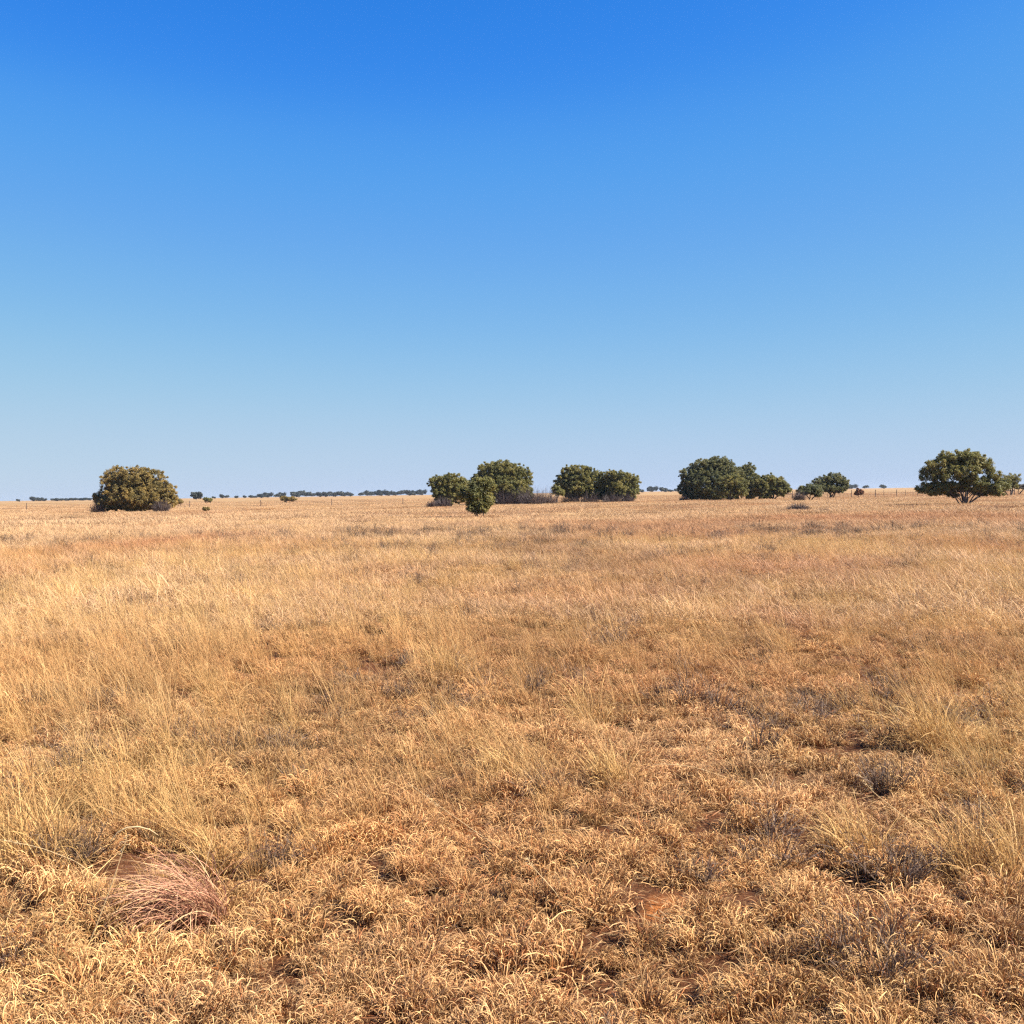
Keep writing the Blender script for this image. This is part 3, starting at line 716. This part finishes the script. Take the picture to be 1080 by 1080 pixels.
# ------------------------------------------------------------------ fence
fm, n, N, L = newmat('weathered_wood'); o_ = mk(N, 'ShaderNodeOutputMaterial'); p = mk(N, 'ShaderNodeBsdfPrincipled'); p.inputs['Roughness'].default_value = 0.85
tc = mk(N, 'ShaderNodeTexCoord'); n1 = noise(20, 6); rr = ramp(n1.outputs[0], [(0.3, (0.07, 0.045, 0.035)), (0.7, (0.17, 0.11, 0.08))]); L.new(rr.outputs[0], p.inputs[0]); L.new(p.outputs[0], o_.inputs[0])
wm, n, N, L = newmat('rusty_wire'); o_ = mk(N, 'ShaderNodeOutputMaterial'); p = mk(N, 'ShaderNodeBsdfPrincipled'); p.inputs['Roughness'].default_value = 0.6; p.inputs['Metallic'].default_value = 0.4
tc = mk(N, 'ShaderNodeTexCoord'); n1 = noise(30, 3); rr = ramp(n1.outputs[0], [(0.3, (0.12, 0.06, 0.04)), (0.7, (0.22, 0.14, 0.10))]); L.new(rr.outputs[0], p.inputs[0]); L.new(p.outputs[0], o_.inputs[0])

def post_mesh(r, h, rs, name='post', k=8):
    z = np.array([-0.3, 0.0, h * 0.5, h - 0.03, h, h]); rr = np.array([r, r * 1.02, r * 0.97, r * 0.95, r * 0.75, 0.001])
    V, Fq, _ = tube(np.stack([rs.normal(0, r * 0.06, 6), rs.normal(0, r * 0.06, 6), z + np.arange(6) * 1e-4], -1), rr, k)
    return mesh_np(name, V, Fq, fm)
def beam(p0, p1, r, name, mat, parent, k=6):
    V, Fq, _ = tube(np.linspace(p0, p1, 4), [r] * 4, k)
    return link(bpy.data.objects.new(name, mesh_np(name, V, Fq, mat)), parent)
def fence(label, pxs, d, tall, hh=1.15, spare=()):
    x0 = at(pxs[0], 540, d).x
    root = empty('wire_fence', (x0, d, float(gh(x0, d)))); tag(root, label, 'fence')
    rs = np.random.default_rng(int(pxs[0]) + 500)
    pm = [post_mesh(0.055, hh, rs), post_mesh(0.03, hh * 0.92, rs)]; tops = []
    for i, px in enumerate(pxs):
        x = at(px, 540, d).x; z = float(gh(x, d))
        o = link(bpy.data.objects.new('post', pm[0 if i in tall else 1]), root)
        o.location = (x - x0, 0, z - root.location.z); o.rotation_euler = (rs.normal(0, .03), rs.normal(0, .03), 0); tops.append((x - x0, z - root.location.z))
    for hw_ in (0.35, 0.6, 0.82, 1.02):
        pts = np.array([(a, -0.035, b + hw_) for a, b in tops])
        V, Fq, _ = tube(pts, [0.011] * len(pts), 4)
        link(bpy.data.objects.new('wire', mesh_np('wire', V, Fq, wm)), root)
    return root, tops
FDY = 166
r1, tops = fence('wire fence with thin dark posts crossing the pale grass between the two right trees', [836, 848, 860, 873, 886, 898, 911, 923.5, 932.5, 945.5, 955, 968, 981, 994, 1007, 1020, 1033, 1046, 1058, 1070], FDY, (0, 5, 7, 9, 19), 1.3)
for (xa, xb) in ((at(827, 540, FDY).x - r1.location.x, 0.0), (tops[-2][0] + 0.4, tops[-1][0])):
    beam((xa, 0, 0.85), (xb - 0.05, 0, 0.85), 0.075, 'brace_rail', fm, r1)
    beam((xa, 0, -0.2), (xa, 0, 1.0), 0.075, 'brace_post', fm, r1)
fence('sparse wire fence posts standing in pale grass along the left plain', [-60, 28, 116, 200, 275, 350, 425], 165, (0, 1, 2, 3, 4, 5, 6), 1.15)

# ------------------------------------------------------------------ plants that stand out of the sward
def gpt(px, py, hgt=0.0):
    v = ray(px, py); t = (CAM_H - hgt) / -v.z
    x, y = v.x * t, v.y * t
    return Vector((x, y, float(gh(x, y))))

def plant(name, label, px, py, gen, mat, cat='grass tuft', group=None, seed=1):
    rs = np.random.default_rng(900 + seed)
    V, Fq, al = gen(rs)
    o = link(bpy.data.objects.new(name, mesh_np(name, V, Fq, mat, {'along': al}, smooth=True)))
    o.location = gpt(px, py); tag(o, label, cat, group)
    return o

def red_tussock(rs):
    n = 600; r = 0.11 * np.sqrt(rs.random(n)); a = rs.uniform(0, 6.283, n)
    rt = np.stack([r * np.cos(a) + 0.03, r * np.sin(a), np.full(n, 0.0)], -1)
    phi = np.pi * 1.12 + rs.normal(0, 0.75, n)
    return ribbons(rt, phi, np.abs(rs.normal(0.35, 0.25, n)), rs.uniform(1.2, 2.2, n), rs.uniform(0.6, 1.4, n), rs.uniform(0.24, 0.50, n),
                   0.0034 * rs.uniform(0.6, 1.3, n), 9, rs, dphi=rs.normal(0, 0.4, n))
plant('red_grass_tussock', 'reddish pink tussock combed over to the left, in the lower left foreground', 206, 958, red_tussock, REDG, 'tussock', seed=1)

def twiggy(n, rad, L, w=0.003):
    def g(rs):
        r = rad * 0.35 * np.sqrt(rs.random(n)); a = rs.uniform(0, 6.283, n)
        rt = np.stack([r * np.cos(a), r * np.sin(a), np.zeros(n)], -1)
        main = ribbons(rt, a + rs.normal(0, 0.5, n), rs.uniform(0.1, 1.1, n), rs.uniform(-0.4, 0.8, n), np.ones(n), L * rs.uniform(0.5, 1.1, n), w * rs.uniform(0.7, 1.5, n), 6, rs, dphi=rs.normal(0, 0.8, n))
        Pm = main[0].reshape(n, 7, 2, 3).mean(2); m = n * 5
        i = rs.integers(0, n, m); j = rs.integers(2, 7, m); sub = Pm[i, j]
        tw = ribbons(sub, rs.uniform(0, 6.28, m), rs.uniform(0.1, 1.5, m), rs.uniform(-0.6, 0.9, m), np.ones(m), L * rs.uniform(0.1, 0.35, m), w * 0.6 * rs.uniform(0.7, 1.3, m), 3, rs)
        return join([main, tw])
    return g
for i, (px, py, n_, rad, L_, lab) in enumerate([
        (925, 1035, 150, 0.27, 0.22, 'grey bare dwarf shrub with a dark shaded heart in the lower right corner'),
        (420, 738, 90, 0.20, 0.20, 'small dark grey dead shrub in the grass left of centre'),
        (572, 836, 80, 0.18, 0.20, 'grey wispy dead shrub just below the golden tussock at centre'),
        (938, 835, 110, 0.26, 0.22, 'grey dead shrub in a dark hollow near the right side'),
        (290, 905, 90, 0.17, 0.20, 'grey dead shrub to the right of the reddish tussock'),
        (75, 905, 60, 0.14, 0.17, 'little grey dead shrub left of the reddish tussock'),
        (60, 742, 70, 0.25, 0.2, 'grey dead shrub half hidden in tall straw at the left'),
        (735, 925, 70, 0.14, 0.15, 'small grey dead shrub in the curled grass right of centre'),
        (1015, 680, 60, 0.34, 0.18, 'dark dead shrub in the open grass by the right edge'),
        (575, 575, 90, 0.8, 0.26, 'faint grey shrub patch in the far grass below the middle clump'),
        (660, 568, 90, 0.7, 0.26, 'grey green shrub patch in the far grass below the second olive clump'),
        (950, 600, 80, 0.6, 0.22, 'low grey shrub patch in the grass below the fence')]):
    far = py < 640
    plant('dead_shrub', lab, px, py, twiggy(n_, rad, L_, 0.012 if far else 0.0034), GREYT, 'shrub', 'grey dead shrubs in the grass', seed=20 + i)

def goldt(n, rad, L, lean=0.25, w=0.0032):
    return lambda rs: join([stems(rs, n, rad, (L * 0.5, L * 0.95), w, 8, lean, 0.4, (0.3, 1.7)), curly(rs, int(n * 1.2), rad * 1.2, (L * 0.3, L * 0.65), w, 8, (0.8, 4.2))])
for i, (px, py, n_, rad, L_, lab) in enumerate([
        (648, 830, 170, 0.10, 0.34, 'golden yellow tussock in the centre of the foreground'),
        (540, 815, 170, 0.13, 0.34, 'pale tussock with a dark base left of the golden centre tussock'),
        (985, 790, 200, 0.16, 0.55, 'tall golden tussock near the right edge in the middle ground'),
        (905, 905, 150, 0.12, 0.36, 'orange brown tussock in the right foreground'),
        (1045, 930, 200, 0.18, 0.48, 'tall wispy straw tussock at the lower right edge'),
        (30, 905, 230, 0.20, 0.55, 'dense tall yellow tussock at the left edge of the foreground'),
        (225, 905, 130, 0.09, 0.32, 'upright straw tuft growing just behind the reddish tussock'),
        (470, 720, 150, 0.14, 0.5, 'tall pale tuft leaning left in the middle of the field'),
        (620, 760, 70, 0.10, 0.6, 'loose spray of long thin stalks left of the golden centre tussock')]):
    plant('straw_tussock', lab, px, py, goldt(n_, rad, L_), GOLD, 'tussock', 'taller straw tussocks', seed=50 + i)

def stalk(name, label, pts, w, seed):
    """a single long stalk through world points"""
    P = np.array(pts, float); s = np.linspace(0, 1, len(P)); t = np.linspace(0, 1, 24)
    # Catmull-like smoothing through quadratic interpolation
    Q = np.stack([np.interp(t, s, P[:, i]) for i in range(3)], -1)
    for _ in range(3): Q[1:-1] = (Q[:-2] + 2 * Q[1:-1] + Q[2:]) / 4
    V, Fq, _ = tube(Q, w * (1 - 0.55 * t), 5)
    al = np.repeat(0.55 + 0.45 * t, 5)
    rs = np.random.default_rng(seed); k = 26
    i = rs.integers(17, 23, k)
    aw = ribbons(Q[i], rs.uniform(0, 6.28, k), rs.uniform(0.6, 1.8, k), rs.uniform(0, 1.2, k), np.ones(k), rs.uniform(0.01, 0.03, k), np.full(k, 0.003), 2, rs)
    V, Fq, al = join([(V, Fq, al), aw])
    V = V - np.array(P[0])
    o = link(bpy.data.objects.new(name, mesh_np(name, V, Fq, PALES, {'along': al}, smooth=True))); o.location = P[0]
    tag(o, label, 'grass stalk', 'single long grass stalks')
def along_px(pp, d0, d1):
    n_ = len(pp); return [at(px, py, d0 + (d1 - d0) * i / (n_ - 1)) for i, (px, py) in enumerate(pp)]
g0 = gpt(84, 1010); stalk('grass_stalk', 'single long pale stalk with its tip bent over to the right, lower left', [g0] + along_px([(100, 980), (116, 938), (130, 896), (135, 878)], g0.y, g0.y + 0.02), 0.0024, 1)
V, Fq, al = (lambda q: tube(q, [0.001, 0.0026, 0.0036, 0.0034, 0.0025, 0.001], 6))(np.array(along_px([(116, 888), (124, 878), (134, 873), (146, 872), (158, 875), (167, 881)], g0.y, g0.y + 0.02)) - np.array(g0))
sh_ = link(bpy.data.objects.new('seed_head', mesh_np('seed_head', V, Fq, PALES, {'along': al + 0.9}, smooth=True)), bpy.data.objects['grass_stalk'])
g0 = gpt(118, 928); stalk('grass_stalk', 'long straw lying almost flat towards the left edge of the foreground', [g0] + along_px([(80, 908), (40, 893), (-20, 882)], g0.y, g0.y - 0.1), 0.002, 2)
g0 = gpt(560, 900); stalk('grass_stalk', 'thin stalk leaning left over the bare red soil at centre', [g0] + along_px([(520, 890), (470, 855), (430, 825)], g0.y, g0.y + 0.05), 0.0016, 3)
g0 = gpt(598, 958); stalk('grass_stalk', 'short pale stalk crossing the curled grass below centre', [g0] + along_px([(585, 940), (565, 918), (555, 905)], g0.y, g0.y), 0.0022, 4)
g0 = gpt(975, 880); stalk('grass_stalk', 'long bleached stalk arching over the dark hollow at the right', [g0] + along_px([(950, 858), (920, 835), (905, 815)], g0.y, g0.y), 0.0022, 5)
g0 = gpt(800, 832); stalk('grass_stalk', 'long golden stalk bowed right from the golden centre tussock', [gpt(655, 822)] + along_px([(690, 805), (730, 808), (790, 828)], g0.y, g0.y), 0.0022, 6)

# dark leafless undergrowth between the tufts
def und(rs):
    return twiggy(34, 0.13, 0.17, 0.0034)(rs)
uc, nu = protos('undergrowth', [und] * 4, GREY)
xa, ya = wedge(5.0, 2.6, 14, 36); xb, yb = wedge(2.2, 14, 45, 32)
x = np.concatenate([xa, xb]); y = np.concatenate([ya, yb])
keep = rng.random(len(x)) < sstep(0.52, 0.66, fbm(x, y, 1.1, 1)); x, y = x[keep], y[keep]
k = len(x); s = rng.uniform(0.6, 1.2, k) * (1 + np.hypot(x, y) / 30)
scatter('dead_undergrowth', 'dark leafless undergrowth tangled between the grass tufts', uc, np.stack([x, y, gh(x, y)], -1), rots(k, 0.2), np.stack([s, s, s], -1), rng.integers(0, nu, k), np.ones((k, 3)) * rng.uniform(0.7, 1.2, (k, 1)))

# flat fallen straw and broken twigs on the soil between the tufts
def litter(rs, n=46):
    r = 0.17 * np.sqrt(rs.random(n)); a = rs.uniform(0, 6.283, n)
    rt = np.stack([r * np.cos(a), r * np.sin(a), rs.uniform(0.004, 0.022, n)], -1)
    return ribbons(rt, rs.uniform(0, 6.283, n), rs.uniform(1.35, 1.6, n), rs.uniform(-0.15, 0.4, n), np.ones(n), rs.uniform(0.03, 0.11, n),
                   rs.uniform(0.002, 0.005, n), 4, rs, dphi=rs.normal(0, 0.9, n))
lt, nlt = protos('fallen_straw', [litter] * 5, CURLY)
x, y = wedge(26, 1.2, 9, 42); k = len(x)
keep = rng.random(k) < np.where(bare_at(x, y) < 0.28, 0.12, 1.0); x, y = x[keep], y[keep]; k = len(x)
s = rng.uniform(0.7, 1.2, k)
scatter('straw_litter', 'fallen straw and broken stems lying on the red soil', lt, np.stack([x, y, gh(x, y)], -1), rots(k, 0.03), np.stack([s, s, s], -1), rng.integers(0, nlt, k), np.ones((k, 3)) * rng.uniform(0.5, 0.95, (k, 1)))

# loose long stalks over the sward
lc, nl_ = protos('long_stalk', [lambda rs: stems(rs, 3, 0.05, (0.35, 0.62), 0.0026, 10, 0.6, 0.45, (0.3, 1.7))] * 3 + [lambda rs: seedheads(rs, 2, (0.35, 0.55), 0.5)] * 3, FINE)
x, y = wedge(4.5, 4.6, 40, 34)
keep = rng.random(len(x)) < 0.15 + 0.85 * tall_at(x, y); x, y = x[keep], y[keep]
k = len(x); s = rng.uniform(0.6, 1.1, k)
scatter('loose_stalks', 'scattered long pale stalks standing above the short grass', lc, np.stack([x, y, gh(x, y)], -1), rots(k, 0.2, False, 0.8), np.stack([s, s, s], -1), rng.integers(0, nl_, k), tint_at(x, y) * 1.1)

# ------------------------------------------------------------------ thin air
hm, n, N, L = newmat('thin_blue_air')
o_ = mk(N, 'ShaderNodeOutputMaterial'); pv = mk(N, 'ShaderNodeVolumePrincipled')
pv.inputs['Color'].default_value = (0.72, 0.82, 0.95, 1); pv.inputs['Density'].default_value = 0.00008; pv.inputs['Anisotropy'].default_value = 0.2
L.new(pv.outputs[0], o_.inputs['Volume'])
hx, hy0, hy1, hz0, hz1 = 2700.0, -2700.0, 2700.0, -1.2, 8.6
HV = [(sx * hx, yy, zz) for zz in (hz0, hz1) for yy in (hy0, hy1) for sx in (-1, 1)]
HF = [(0, 2, 3, 1), (4, 5, 7, 6), (0, 1, 5, 4), (2, 6, 7, 3), (0, 4, 6, 2), (1, 3, 7, 5)]
hz_o = link(bpy.data.objects.new('haze', mesh_np('haze', HV, HF, hm)))
hz_o['kind'] = 'stuff'; hz_o['label'] = 'thin bluish haze over the whole plain'
